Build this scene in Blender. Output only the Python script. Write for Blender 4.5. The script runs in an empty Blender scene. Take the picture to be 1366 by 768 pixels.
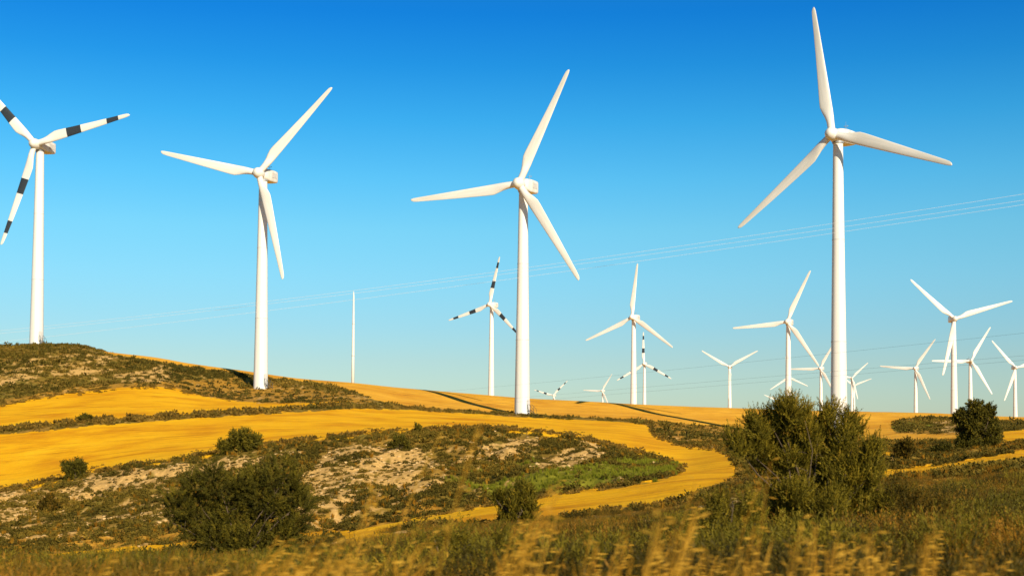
import bpy, math, random
import numpy as np
from mathutils import Matrix, Vector

random.seed(7)
RNG = np.random.default_rng(7)
SC = bpy.context.scene
COL = SC.collection
R = math.radians

# ------------------------------------------------------------------ camera model
F = 1800.0                 # focal length in photo pixels (1366 wide)
PITCH = math.radians(2.2)
ROLL = math.radians(0.33)
CX, CY = 683.0, 580.0 - F * math.tan(PITCH)      # principal point: the photo is cropped from a taller frame
CP, SP = math.cos(PITCH), math.sin(PITCH)
FWD = np.array([0, CP, SP])
_r, _u = np.array([1.0, 0, 0]), np.array([0, -SP, CP])
RIGHT = _r * math.cos(ROLL) + _u * math.sin(ROLL)
UP = _u * math.cos(ROLL) - _r * math.sin(ROLL)


def at(px, py, Y):
    """World point on the sight line of a photo pixel, at depth Y metres."""
    u = (np.asarray(px, float) - CX) / F
    v = (CY - np.asarray(py, float)) / F
    d = [FWD[k] + u * RIGHT[k] + v * UP[k] for k in range(3)]
    Y = np.asarray(Y, float)
    return d[0] / d[1] * Y, Y + 0.0 * u, d[2] / d[1] * Y


def P(px, py, Y):
    x, y, z = at(px, py, Y)
    return Vector((float(x), float(y), float(z)))


def project(x, y, z):
    f = x * FWD[0] + y * FWD[1] + z * FWD[2]
    a = x * RIGHT[0] + y * RIGHT[1] + z * RIGHT[2]
    b = x * UP[0] + y * UP[1] + z * UP[2]
    return CX + F * a / f, CY - F * b / f


# ------------------------------------------------------------------ noise
_perm = RNG.permutation(4096)
_val = RNG.random(4096)


def vnoise(x, y, seed=0):
    xi = np.floor(x).astype(np.int64)
    yi = np.floor(y).astype(np.int64)
    fx = x - xi
    fy = y - yi
    fx = fx * fx * (3 - 2 * fx)
    fy = fy * fy * (3 - 2 * fy)

    def h(a, b):
        return _val[_perm[(_perm[(a + seed * 131) & 4095] + b) & 4095]]
    a = h(xi, yi) * (1 - fx) + h(xi + 1, yi) * fx
    b = h(xi, yi + 1) * (1 - fx) + h(xi + 1, yi + 1) * fx
    return a * (1 - fy) + b * fy


def fbm(x, y, seed=0, octv=4):
    s = np.zeros_like(np.asarray(x, float))
    a, t = 1.0, 0.0
    for k in range(octv):
        s = s + a * vnoise(x * 2 ** k, y * 2 ** k, seed + k)
        t += a
        a *= 0.5
    return s / t


# ------------------------------------------------------------------ materials
def new_mat(name, rough=0.8, spec=0.2):
    m = bpy.data.materials.new(name)
    m.use_nodes = True
    b = m.node_tree.nodes['Principled BSDF']
    b.inputs['Roughness'].default_value = rough
    b.inputs['Specular IOR Level'].default_value = spec
    return m, m.node_tree, b


def ramp(nt, stops, fac=None):
    n = nt.nodes.new('ShaderNodeValToRGB')
    e = n.color_ramp.elements
    while len(e) < len(stops):
        e.new(0.5)
    for el, (p, c) in zip(e, stops):
        el.position = p
        el.color = (c[0], c[1], c[2], 1)
    if fac is not None:
        nt.links.new(fac, n.inputs[0])
    return n


def noise(nt, scale, detail=6, rough=0.6, vec=None, stretch=None):
    n = nt.nodes.new('ShaderNodeTexNoise')
    n.inputs['Scale'].default_value = scale
    n.inputs['Detail'].default_value = detail
    n.inputs['Roughness'].default_value = rough
    if stretch is not None:
        mp = nt.nodes.new('ShaderNodeMapping')
        mp.inputs['Scale'].default_value = stretch[:3]
        if len(stretch) > 3:
            mp.inputs['Rotation'].default_value = (0, 0, stretch[3])
        nt.links.new(vec, mp.inputs['Vector'])
        vec = mp.outputs[0]
    if vec is not None:
        nt.links.new(vec, n.inputs['Vector'])
    return n


def mixc(nt, fac, a, b, mode='MIX'):
    n = nt.nodes.new('ShaderNodeMix')
    n.data_type = 'RGBA'
    n.blend_type = mode
    for sock, val in ((0, fac), (6, a), (7, b)):
        if hasattr(val, 'links'):
            nt.links.new(val, n.inputs[sock])
        elif sock == 0:
            n.inputs[0].default_value = val
        else:
            n.inputs[sock].default_value = (val[0], val[1], val[2], 1)
    return n.outputs[2]


def attr(nt, name):
    n = nt.nodes.new('ShaderNodeAttribute')
    n.attribute_name = name
    return n


def math_node(nt, op, a, b):
    n = nt.nodes.new('ShaderNodeMath')
    n.operation = op
    for i, v in enumerate((a, b)):
        if hasattr(v, 'links'):
            nt.links.new(v, n.inputs[i])
        else:
            n.inputs[i].default_value = v
    return n.outputs[0]


def bump(nt, height, strength, dist, bsdf):
    n = nt.nodes.new('ShaderNodeBump')
    n.inputs['Strength'].default_value = strength
    n.inputs['Distance'].default_value = dist
    nt.links.new(height, n.inputs['Height'])
    nt.links.new(n.outputs[0], bsdf.inputs['Normal'])


def make_ground_mat():
    m, nt, b = new_mat('ground_cover', 0.95, 0.05)
    geo = nt.nodes.new('ShaderNodeNewGeometry')
    pos = geo.outputs['Position']
    # dry scrubland soil and litter
    n1 = noise(nt, 0.22, 8, 0.65, pos)
    n2 = noise(nt, 1.6, 8, 0.7, pos)
    soil = ramp(nt, [(0.30, (0.13, 0.085, 0.016)), (0.5, (0.26, 0.145, 0.024)), (0.68, (0.38, 0.205, 0.032))], n2.outputs[0]).outputs[0]
    olive = ramp(nt, [(0.35, (0.11, 0.086, 0.013)), (0.65, (0.23, 0.155, 0.022))], n2.outputs[0]).outputs[0]
    f1 = ramp(nt, [(0.42, (0, 0, 0)), (0.6, (1, 1, 1))], n1.outputs[0]).outputs[0]
    scrub = mixc(nt, f1, soil, olive)
    # pale limestone soil
    n3 = noise(nt, 2.5, 8, 0.7, pos)
    bare = ramp(nt, [(0.3, (0.36, 0.21, 0.065)), (0.5, (0.54, 0.315, 0.092)), (0.7, (0.68, 0.425, 0.140))], n3.outputs[0]).outputs[0]
    # orange dry grass
    org = ramp(nt, [(0.32, (0.20, 0.095, 0.014)), (0.5, (0.40, 0.195, 0.022)), (0.68, (0.56, 0.29, 0.034))], n2.outputs[0]).outputs[0]
    scrub = mixc(nt, attr(nt, 'dry').outputs['Fac'], scrub, org)
    c = mixc(nt, attr(nt, 'bare').outputs['Fac'], scrub, bare)
    # green grass
    gr = ramp(nt, [(0.3, (0.140, 0.140, 0.011)), (0.7, (0.27, 0.235, 0.021))], n2.outputs[0]).outputs[0]
    c = mixc(nt, attr(nt, 'green').outputs['Fac'], c, gr)
    # ripe cereal stubble
    w1 = noise(nt, 0.09, 6, 0.6, pos, (1.0, 1.0, 0.3))
    w2 = noise(nt, 0.35, 6, 0.65, pos, (0.35, 1.6, 0.3, 0.35))
    w3 = noise(nt, 6.0, 5, 0.7, pos)
    wa = ramp(nt, [(0.33, (0.72, 0.300, 0.005)), (0.5, (0.90, 0.450, 0.007)), (0.66, (0.96, 0.525, 0.012))], w1.outputs[0]).outputs[0]
    wb = ramp(nt, [(0.30, (0.50, 0.40, 0.45)), (0.40, (0.80, 0.72, 0.75)), (0.49, (1, 1, 1)), (0.75, (1.0, 1.02, 1.0))], w2.outputs[0]).outputs[0]
    wc = ramp(nt, [(0.3, (0.84, 0.80, 0.75)), (0.7, (1.0, 1.0, 1.0))], w3.outputs[0]).outputs[0]
    w4 = noise(nt, 0.9, 4, 0.6, pos, (0.07, 1.5, 0.3, 0.12))
    wd_ = ramp(nt, [(0.34, (0.70, 0.62, 0.60)), (0.5, (1, 1, 1))], w4.outputs[0]).outputs[0]
    w5 = noise(nt, 1.1, 8, 0.78, pos, (0.6, 1.3, 0.3, 0.2))
    we_ = ramp(nt, [(0.26, (0.55, 0.45, 0.45)), (0.40, (1, 1, 1))], w5.outputs[0]).outputs[0]
    wb = mixc(nt, 0.42, wb, wd_, 'MULTIPLY')
    wb = mixc(nt, 0.8, wb, we_, 'MULTIPLY')
    wh = mixc(nt, 0.75, wa, wb, 'MULTIPLY')
    wh = mixc(nt, 1.0, wh, wc, 'MULTIPLY')
    tan_ = ramp(nt, [(0.3, (0.62, 0.28, 0.024)), (0.7, (0.82, 0.415, 0.048))], w1.outputs[0]).outputs[0]
    tan_ = mixc(nt, 0.8, tan_, wb, 'MULTIPLY')
    wh = mixc(nt, attr(nt, 'dry').outputs['Fac'], wh, tan_)
    c = mixc(nt, attr(nt, 'wheat').outputs['Fac'], c, wh)
    nt.links.new(c, b.inputs['Base Color'])
    bump(nt, n2.outputs[0], 0.6, 0.25, b)
    return m


def make_leaf_mat(name, stops, rough=0.55, trans=0.12):
    m, nt, b = new_mat(name, rough, 0.06)
    r = ramp(nt, stops, attr(nt, 'rnd').outputs['Fac'])
    nt.links.new(r.outputs[0], b.inputs['Base Color'])
    out = nt.nodes['Material Output']
    tr = nt.nodes.new('ShaderNodeBsdfTranslucent')
    nt.links.new(r.outputs[0], tr.inputs['Color'])
    mx = nt.nodes.new('ShaderNodeMixShader')
    mx.inputs[0].default_value = trans
    nt.links.new(b.outputs[0], mx.inputs[1])
    nt.links.new(tr.outputs[0], mx.inputs[2])
    nt.links.new(mx.outputs[0], out.inputs['Surface'])
    return m


def make_white(name, base):
    m, nt, b = new_mat(name, 0.38, 0.45)
    geo = nt.nodes.new('ShaderNodeTexCoord')
    n = noise(nt, 0.8, 5, 0.6, geo.outputs['Object'], (1.0, 1.0, 0.08))
    d = [x * 0.80 for x in base]
    d[2] *= 0.93
    r = ramp(nt, [(0.3, d), (0.56, base)], n.outputs[0])
    nt.links.new(r.outputs[0], b.inputs['Base Color'])
    return m


def plain(name, col, rough=0.6, metal=0.0, var=0.15):
    m, nt, b = new_mat(name, rough, 0.3)
    b.inputs['Metallic'].default_value = metal
    geo = nt.nodes.new('ShaderNodeTexCoord')
    n = noise(nt, 3.0, 5, 0.6, geo.outputs['Object'])
    r = ramp(nt, [(0.3, [c * (1 - var) for c in col]), (0.7, [c * (1 + var) for c in col])], n.outputs[0])
    nt.links.new(r.outputs[0], b.inputs['Base Color'])
    return m


M_GROUND = make_ground_mat()
M_WHITE = make_white('white_gelcoat', (0.72, 0.68, 0.59))
M_TOWER = make_white('white_tower_paint', (0.74, 0.695, 0.60))
M_BAND = plain('black_band_paint', (0.028, 0.033, 0.036), 0.5)
M_DARK = plain('dark_steel', (0.06, 0.07, 0.07), 0.5, 0.5)
M_GREY = plain('grey_steel', (0.30, 0.31, 0.31), 0.5, 0.3)
M_DOOR = plain('door_grey_paint', (0.50, 0.475, 0.42), 0.5)
M_WIRE = plain('bright_aluminium_conductor', (0.78, 0.78, 0.76), 0.35, 0.0, 0.05)
M_WIREDARK = plain('weathered_conductor', (0.10, 0.11, 0.12), 0.6, 0.2, 0.05)
M_BARK = plain('bark', (0.095, 0.062, 0.034), 0.9, 0, 0.35)
M_STONE = plain('limestone', (0.48, 0.31, 0.12), 0.9, 0, 0.25)
M_ROSE = make_leaf_mat('upright_evergreen_leaf', [(0.0, (0.040, 0.034, 0.005)), (0.4, (0.118, 0.092, 0.008)), (0.8, (0.26, 0.180, 0.013)), (1.0, (0.44, 0.23, 0.03))])
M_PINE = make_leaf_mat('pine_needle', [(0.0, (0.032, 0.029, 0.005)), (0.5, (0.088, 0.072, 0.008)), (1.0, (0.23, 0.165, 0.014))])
M_SCRUB = make_leaf_mat('hill_scrub_leaf', [(0.0, (0.038, 0.031, 0.005)), (0.45, (0.098, 0.070, 0.009)), (0.8, (0.18, 0.115, 0.014)), (1.0, (0.30, 0.17, 0.022))], 0.7, 0.15)
M_FARSCRUB = make_leaf_mat('knoll_scrub_leaf', [(0.0, (0.042, 0.037, 0.006)), (0.5, (0.105, 0.075, 0.010)), (1.0, (0.25, 0.145, 0.020))], 0.7, 0.15)
M_UNDER = make_leaf_mat('roadside_undergrowth_leaf', [(0.0, (0.022, 0.018, 0.004)), (0.38, (0.066, 0.046, 0.005)), (0.7, (0.155, 0.088, 0.009)), (1.0, (0.40, 0.165, 0.016))])
M_VERGE = make_leaf_mat('verge_weed_leaf', [(0.0, (0.060, 0.042, 0.008)), (0.5, (0.15, 0.088, 0.013)), (1.0, (0.30, 0.165, 0.022))], 0.7, 0.15)
M_DRY = make_leaf_mat('dry_grass_straw', [(0.0, (0.18, 0.080, 0.007)), (0.5, (0.40, 0.190, 0.013)), (1.0, (0.62, 0.345, 0.040))], 0.6, 0.35)
M_GREEN = make_leaf_mat('meadow_grass', [(0.0, (0.120, 0.135, 0.009)), (1.0, (0.29, 0.265, 0.020))], 0.6, 0.3)


# ------------------------------------------------------------------ object helpers
def tag(o, label, cat, group=None, kind=None):
    if label:
        o['label'] = label
    if cat:
        o['category'] = cat
    if group:
        o['group'] = group
    if kind:
        o['kind'] = kind
    return o


def empty(name, loc, label=None, cat=None, group=None):
    o = bpy.data.objects.new(name, None)
    o.empty_display_size = 0.5
    COL.objects.link(o)
    o.location = loc
    return tag(o, label, cat, group)


def link(name, me, parent=None, loc=None):
    o = bpy.data.objects.new(name, me)
    COL.objects.link(o)
    if parent is not None:
        o.parent = parent
    if loc is not None:
        o.location = loc
    return o


def np_mesh(name, V, Q, mat, attrs=None, smooth=False):
    """Mesh from an (n,3) vertex array and an (m,4) quad array."""
    me = bpy.data.meshes.new(name)
    nv, nq = len(V), len(Q)
    me.vertices.add(nv)
    me.vertices.foreach_set('co', np.ascontiguousarray(V, np.float32).ravel())
    me.loops.add(nq * 4)
    me.loops.foreach_set('vertex_index', np.ascontiguousarray(Q, np.int32).ravel())
    me.polygons.add(nq)
    me.polygons.foreach_set('loop_start', np.arange(0, nq * 4, 4, dtype=np.int32))
    me.polygons.foreach_set('loop_total', np.full(nq, 4, np.int32))
    me.polygons.foreach_set('use_smooth', np.full(nq, smooth, bool))
    for k, a in (attrs or {}).items():
        at_ = me.attributes.new(k, 'FLOAT', 'POINT')
        at_.data.foreach_set('value', np.ascontiguousarray(a, np.float32))
    me.update(calc_edges=True)
    me.validate()
    if mat:
        me.materials.append(mat)
    return me


class MB:
    """Collects simple solids into one mesh."""
    def __init__(self):
        self.v, self.f, self.m = [], [], []

    def ring_loft(self, rings, cap=True, mats=None):
        b0 = len(self.v)
        n = len(rings[0])
        for r in rings:
            self.v.extend(r)
        for k in range(len(rings) - 1):
            for i in range(n):
                a = b0 + k * n + i
                b = b0 + k * n + (i + 1) % n
                self.f.append((a, b, b + n, a + n))
                self.m.append(mats[k] if mats else 0)
        if cap:
            self.f.append(tuple(b0 + i for i in reversed(range(n))))
            self.m.append(mats[0] if mats else 0)
            self.f.append(tuple(b0 + (len(rings) - 1) * n + i for i in range(n)))
            self.m.append(mats[-1] if mats else 0)

    def tube(self, pts, rad, n=8):
        pts = [Vector(p) for p in pts]
        if not hasattr(rad, '__len__'):
            rad = [rad] * len(pts)
        rings = []
        for i, p in enumerate(pts):
            d = (pts[min(i + 1, len(pts) - 1)] - pts[max(i - 1, 0)]).normalized()
            a = Vector((0, 0, 1)) if abs(d.z) < 0.9 else Vector((1, 0, 0))
            u = d.cross(a).normalized()
            w = d.cross(u).normalized()
            rings.append([tuple(p + (u * math.cos(t) + w * math.sin(t)) * rad[i]) for t in [2 * math.pi * k / n for k in range(n)]])
        self.ring_loft(rings)

    def box(self, c, s):
        x, y, z = c
        a, b, h = s[0] / 2, s[1] / 2, s[2] / 2
        r0 = [(x - a, y - b, z - h), (x + a, y - b, z - h), (x + a, y + b, z - h), (x - a, y + b, z - h)]
        r1 = [(p[0], p[1], z + h) for p in r0]
        self.ring_loft([r0, r1])

    def mesh(self, name, mats, smooth=False, bevel=0):
        me = bpy.data.meshes.new(name)
        me.from_pydata(self.v, [], self.f)
        for m in (mats if isinstance(mats, (list, tuple)) else [mats]):
            me.materials.append(m)
        me.polygons.foreach_set('material_index', self.m)
        me.polygons.foreach_set('use_smooth', [smooth] * len(self.f))
        me.update()
        return me


# ------------------------------------------------------------------ terrain
# Each profile line: (photo x, photo y, depth in metres); None as y means a given height in the 4th slot.
def line(*pts):
    return np.array(pts, float)


def zline(*pts):      # (photo x, height z, depth)
    a = np.array(pts, float)
    a[:, 1] = 580.0 - a[:, 1] / a[:, 2] * F
    return a


XS = [-900, 0, 300, 683, 1000, 1366, 2300]
PROF = [
    zline(*[(x, -1.30, 2.2) for x in XS]),
    zline(*[(x, -1.32, 6.0) for x in XS]),
    zline(*[(x, -1.62, 11.0) for x in XS]),
    zline((-900, -2.3, 20), (0, -2.3, 20), (600, -2.25, 20), (1000, -2.0, 20), (1366, -1.75, 20), (2300, -1.5, 20)),
    line((-900, 790, 36), (0, 766, 36), (300, 757, 36), (600, 745, 36), (800, 730, 36), (1000, 712, 36), (1200, 692, 36), (1366, 682, 36), (2300, 665, 36)),
    line((-900, 775, 60), (0, 754, 60), (200, 748, 60), (400, 728, 60), (540, 703, 60), (650, 697, 60), (740, 690, 60), (870, 676, 60), (940, 664, 60), (993, 652, 60), (1100, 647, 60), (1200, 641, 60), (1366, 630, 60), (2300, 615, 60)),
    line((-900, 760, 78), (0, 743, 78), (60, 741, 78), (220, 727, 78), (300, 722, 78), (440, 712, 78), (540, 694, 78), (640, 676, 78), (740, 659, 78), (830, 648, 78), (912, 637, 78), (960, 634, 78), (1000, 632, 78), (1100, 630, 78), (1200, 629, 78), (1366, 613, 78), (2300, 600, 78)),
    line((-900, 735, 102), (0, 697, 102), (100, 686, 102), (200, 668, 102), (300, 652, 102), (400, 636, 102), (550, 622, 102), (700, 614, 102), (800, 617, 102), (860, 621, 102), (912, 622, 102), (960, 616, 102), (1000, 613, 102), (1100, 613, 102), (1200, 614, 102), (1366, 603, 102), (2300, 592, 102)),
    line((-900, 720, 126), (0, 655, 126), (60, 642, 126), (100, 635, 126), (150, 625, 126), (200, 615, 126), (290, 603, 126), (360, 592, 126), (400, 587, 126), (450, 581, 126), (520, 575, 126), (600, 571, 126), (650, 570, 126), (700, 573, 126), (760, 580, 126), (800, 590, 126), (850, 602, 126), (912, 609, 126), (960, 604, 126), (1000, 602, 126), (1100, 602, 126), (1200, 604, 126), (1366, 593, 126), (2300, 588, 126)),
    line((-900, 722, 140), (0, 657, 140), (100, 637, 140), (200, 617, 140), (290, 605, 140), (400, 590, 140), (520, 577, 140), (600, 573, 140), (650, 572, 140), (700, 575, 140), (760, 580, 140), (800, 586, 140), (850, 594, 140), (912, 601, 140), (960, 598, 140), (1000, 598, 140), (1100, 599, 140), (1200, 600, 140), (1366, 587, 140), (2300, 584, 140)),
    line((-900, 610, 190), (0, 576, 190), (100, 564, 195), (200, 557, 200), (300, 552, 205), (380, 547, 215), (460, 543, 230), (545, 546, 245), (620, 550, 252), (690, 553.5, 257), (760, 557, 260), (840, 562, 260), (900, 568, 256), (960, 575, 250), (1000, 580, 248), (1112, 590, 240), (1200, 581, 235), (1366, 572, 235), (2300, 572, 235)),
    line((-900, 560, 232), (0, 541, 235), (100, 524, 250), (215, 515, 262), (262, 521, 266), (345, 528, 267), (460, 525, 266), (545, 533, 275), (690, 543, 284), (840, 551, 288), (1000, 562, 281), (1112, 572, 268), (1200, 564, 280), (1366, 562, 283), (2300, 564, 283)),
    line((-900, 480, 297), (-60, 464, 299), (0, 462, 300), (60, 460, 300), (100, 461, 301), (140, 469, 303), (200, 476, 308), (260, 486, 313), (320, 494, 316), (400, 505, 317), (470, 511, 316), (520, 516, 315), (577, 521, 315), (640, 526, 314), (700, 531, 314), (780, 535, 313), (850, 539, 313), (920, 542, 314), (1010, 545, 315), (1060, 547, 316), (1160, 549, 318), (1250, 551, 318), (1290, 553, 318), (1366, 556, 318), (2300, 562, 318)),
    line((-900, 494, 355), (0, 476, 355), (60, 474, 355), (140, 482, 355), (320, 504, 358), (470, 519, 357), (577, 528, 356), (700, 538, 355), (850, 546, 355), (1010, 552, 356), (1160, 556, 358), (1366, 563, 358), (2300, 569, 358)),
    zline((-900, 16, 520), (0, 15, 520), (652, 12, 520), (800, 8, 520), (1000, 5.5, 520), (1366, 4, 520), (2300, 3, 520)),
    zline((-900, 18, 680), (0, 18, 680), (652, 16.5, 680), (800, 10, 680), (1000, 7, 680), (1366, 5, 680), (2300, 4, 680)),
    zline((-900, 14, 1100), (0, 14, 1100), (652, 12, 1100), (860, 10, 1100), (1366, 7, 1100), (2300, 6, 1100)),
    zline((-900, 14, 2200), (683, 12, 2200), (2300, 10, 2200)),
    zline((-900, 14, 9000), (683, 14, 9000), (2300, 12, 9000)),
]


def smooth_interp(t, tk, v):
    """Catmull-like monotone interpolation of v(tk) at t, constant outside."""
    h = np.diff(tk)
    d = np.diff(v) / h
    m = np.zeros(len(v))
    for i in range(1, len(v) - 1):
        if d[i - 1] * d[i] > 0:
            w1 = 2 * h[i] + h[i - 1]
            w2 = h[i] + 2 * h[i - 1]
            m[i] = (w1 + w2) / (w1 / d[i - 1] + w2 / d[i])
    m[0] = d[0]
    m[-1] = d[-1]
    t = np.clip(t, tk[0], tk[-1])
    i = np.clip(np.searchsorted(tk, t) - 1, 0, len(tk) - 2)
    s = (t - tk[i]) / h[i]
    return ((1 + 2 * s) * (1 - s) ** 2 * v[i] + s * (1 - s) ** 2 * h[i] * m[i]
            + s * s * (3 - 2 * s) * v[i + 1] + s * s * (s - 1) * h[i] * m[i + 1])


T_IN = 0.40
tcols = np.concatenate([np.linspace(-0.85, -T_IN, 70)[:-1], np.linspace(-T_IN, T_IN, 900), np.linspace(T_IN, 0.85, 70)[1:]])
yrows = np.concatenate([np.geomspace(2.2, 55, 240)[:-1], np.geomspace(55, 335, 490)[:-1], np.geomspace(335, 9000, 60)])
NT, NY = len(tcols), len(yrows)

KY, KZ = [], []
for pr in PROF:
    x, y, z = at(pr[:, 0], pr[:, 1], pr[:, 2])
    t = x / y
    o = np.argsort(t)
    KY.append(smooth_interp(tcols, t[o], y[o]))
    KZ.append(smooth_interp(tcols, t[o], z[o]))
KY = np.array(KY)
KZ = np.array(KZ)
Z = np.zeros((NY, NT))
for j in range(NT):
    Z[:, j] = smooth_interp(yrows, KY[:, j], KZ[:, j])
GX = yrows[:, None] * tcols[None, :]
GY = np.repeat(yrows[:, None], NT, 1)


def inside(px, py, poly):
    r = np.zeros(px.shape, bool)
    n = len(poly)
    for i in range(n):
        x0, y0 = poly[i]
        x1, y1 = poly[(i + 1) % n]
        if y0 == y1:
            continue
        c = ((y0 > py) != (y1 > py)) & (px < (x1 - x0) * (py - y0) / (y1 - y0) + x0)
        r ^= c
    return r


WHEAT = {
    'upper': [(-300, 590), (0, 541), (50, 531), (100, 524), (160, 517), (215, 515), (240, 518), (262, 526), (300, 533), (345, 537), (400, 538), (440, 536), (468, 534),
              (465, 537), (430, 539.5), (400, 543), (350, 547), (300, 550), (200, 556), (120, 561), (60, 566), (0, 571), (-300, 600)],
    'lower': [(-300, 630), (0, 579), (60, 574), (130, 567), (200, 561.5), (300, 555), (400, 549), (460, 545), (545, 546.5), (620, 551), (690, 556), (760, 559), (840, 563), (864, 567), (874, 581), (905, 593), (955, 598), (975, 610), (993, 640),
              (985, 646), (940, 660), (870, 676), (800, 684), (740, 692), (700, 698), (650, 700), (600, 701), (540, 703), (470, 722),
              (440, 716), (540, 694), (640, 676), (740, 659), (830, 648), (895, 636), (911, 628), (903, 619), (870, 608), (850, 604), (800, 593), (760, 583), (700, 576), (650, 573), (600, 574), (520, 578), (450, 584), (400, 590), (360, 595), (290, 606), (200, 618), (150, 628), (100, 638), (60, 646), (0, 659), (-300, 720)],
    'crest': [(130, 300), (2600, 300), (2600, 570), (1366, 562), (1330, 561), (1300, 556), (1230, 556), (1200, 559), (1188, 570), (1196, 578), (1285, 580), (1285, 586), (1190, 588), (1140, 590), (1110, 592), (1000, 572), (930, 566), (870, 561.5), (840, 559), (760, 555.5), (690, 551.5), (620, 547), (545, 542), (500, 533), (478, 524), (440, 513), (400, 508), (330, 499), (260, 490), (200, 480.5), (140, 471)],
    'strip': [(1160, 630), (1240, 621), (1300, 611), (1366, 599), (1700, 585), (1700, 602), (1366, 614), (1300, 625), (1240, 634), (1170, 640)],
    'patch': [(1166, 601), (1190, 602), (1190, 609), (1166, 611)],
    'right': [(1334, 575), (1366, 573), (1700, 573), (1700, 590), (1366, 588), (1335, 592)],
    'sliver': [(40, 742), (220, 725), (300, 719), (460, 705), (470, 714), (300, 729), (225, 736), (60, 752)],
}
DRYER = ['crest']
GREEN = [[(640, 655), (700, 636), (760, 624), (830, 612), (866, 611), (905, 621), (908, 628), (870, 639), (800, 650), (740, 657), (680, 664)],
         [(600, 640), (660, 625), (720, 612), (720, 625), (650, 650), (600, 658)],
         [(1190, 565), (1240, 560), (1250, 574), (1195, 576)]]
BARE = [
    ([(-200, 660), (0, 658), (100, 641), (290, 611), (400, 595), (410, 603), (300, 627), (180, 652), (80, 668), (0, 695), (-200, 720)], 1.0),
    ([(395, 650), (430, 607), (480, 590), (555, 598), (600, 610), (590, 645), (540, 650), (470, 645), (430, 665)], 0.92),
    ([(600, 612), (650, 594), (700, 580), (720, 584), (690, 602), (625, 618)], 0.7),
    ([(700, 624), (740, 602), (780, 589), (808, 597), (800, 612), (760, 625), (715, 628)], 1.0),
    ([(400, 670), (430, 635), (480, 660), (440, 690), (400, 690)], 0.75),
    ([(150, 500), (215, 488), (235, 500), (210, 512), (165, 509)], 0.75),
    ([(0, 490), (60, 472), (150, 474), (150, 498), (60, 502), (0, 512)], 0.52),
    ([(1245, 560), (1282, 560), (1282, 576), (1245, 576)], 0.9),
    ([(140, 660), (230, 650), (240, 700), (160, 710), (60, 720), (0, 720), (0, 690)], 0.55),
    ([(1285, 705), (1345, 700), (1350, 735), (1290, 745)], 0.8),
]


DRY = [[(225, 508), (330, 503), (345, 512), (470, 525), (500, 537), (400, 541), (345, 540), (262, 530), (235, 520), (100, 526), (0, 545), (0, 535), (100, 516)],
       [(1120, 578), (1190, 574), (1370, 580), (1500, 580), (1500, 600), (1300, 600), (1180, 612), (1120, 608)],
       [(860, 562), (1000, 572), (1010, 600), (960, 600), (900, 590), (870, 580)],
       [(0, 715), (200, 705), (480, 680), (640, 655), (640, 680), (440, 720), (200, 735), (0, 750)],
       [(1150, 645), (1366, 625), (1700, 600), (1700, 690), (1366, 690), (1250, 690)]]


def zones(x, y, z):
    """Land cover at world points: wheat, dryness of the crop, bare soil, green grass."""
    px, py = project(x, y, z)
    k = np.clip(120.0 / y, 0.3, 2.2)
    jx = (fbm(x * 0.9, y * 0.9, 3, 3) - 0.5) * 9 * k
    jy = (fbm(x * 0.9, y * 0.9, 11, 3) - 0.5) * 5.5 * k
    qx, qy = px + jx, py + jy
    wheat = np.zeros(x.shape)
    dry = np.zeros(x.shape)
    for nm, poly in WHEAT.items():
        i = inside(qx, qy, poly) & (y > 42)
        wheat[i] = 1
        if nm in DRYER:
            dry[i] = 0.75
    wheat[y > 335] = 1
    dry[y > 335] = 0.75
    n = fbm(x * 0.23, y * 0.23, 21, 5)
    n2 = fbm(x * 0.9, y * 0.9, 25, 3)
    bare = np.zeros(x.shape)
    for poly, w in BARE:
        i = inside(px + jx * 2.5, py + jy * 2.5, poly)
        bare = np.maximum(bare, i * w)
    n4 = fbm(x * 2.2, y * 2.2, 27, 2)
    bare = np.clip((bare + (n - 0.5) * 1.3 + (n2 - 0.5) * 1.6 + (n4 - 0.5) * 1.0 - 0.44) * 4, 0, 1)
    bare[y < 40] *= 0.8
    green = np.zeros(x.shape)
    for poly in GREEN:
        green = np.maximum(green, inside(px + jx * 3, py + jy * 2, poly) * 1.0)
    green *= np.clip((n - 0.30) * 5, 0, 1)
    green *= (bare < 0.3)
    dr = np.zeros(x.shape)
    for poly in DRY:
        dr = np.maximum(dr, inside(px + jx * 3, py + jy * 1.5, poly) * 1.0)
    dr *= np.clip((n2 - 0.28) * 5, 0.15, 1)
    dry = np.where(wheat > 0.5, dry, dr)
    return wheat, dry, bare * (wheat < 0.5), green * (wheat < 0.5)


W, D, B, G = zones(GX, GY, Z)
amp = np.where(W > 0.5, 0.05, 0.34) * np.clip(GY / 60, 0.25, 1)
amp[GY > 340] = 0.2
Zn = Z + (fbm(GX * 0.45, GY * 0.45, 31, 4) - 0.5) * 2 * amp * np.where(GY > 250, 0.6, 1)
mound = np.clip((GY - 76) / 8, 0, 1) * np.clip((124 - GY) / 10, 0, 1) * (W < 0.5)      # gullies in the eroded bank
Zn = Zn - np.clip(0.12 - np.abs(fbm(GX * 0.13, GY * 0.09, 35, 3) - 0.5), 0, 1) * 5.0 * mound

IDX = np.arange(NY * NT).reshape(NY, NT)
QA = np.stack([IDX[:-1, :-1], IDX[:-1, 1:], IDX[1:, 1:], IDX[1:, :-1]], -1).reshape(-1, 4)
VA = np.stack([GX, GY, Zn], -1).reshape(-1, 3)
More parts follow.
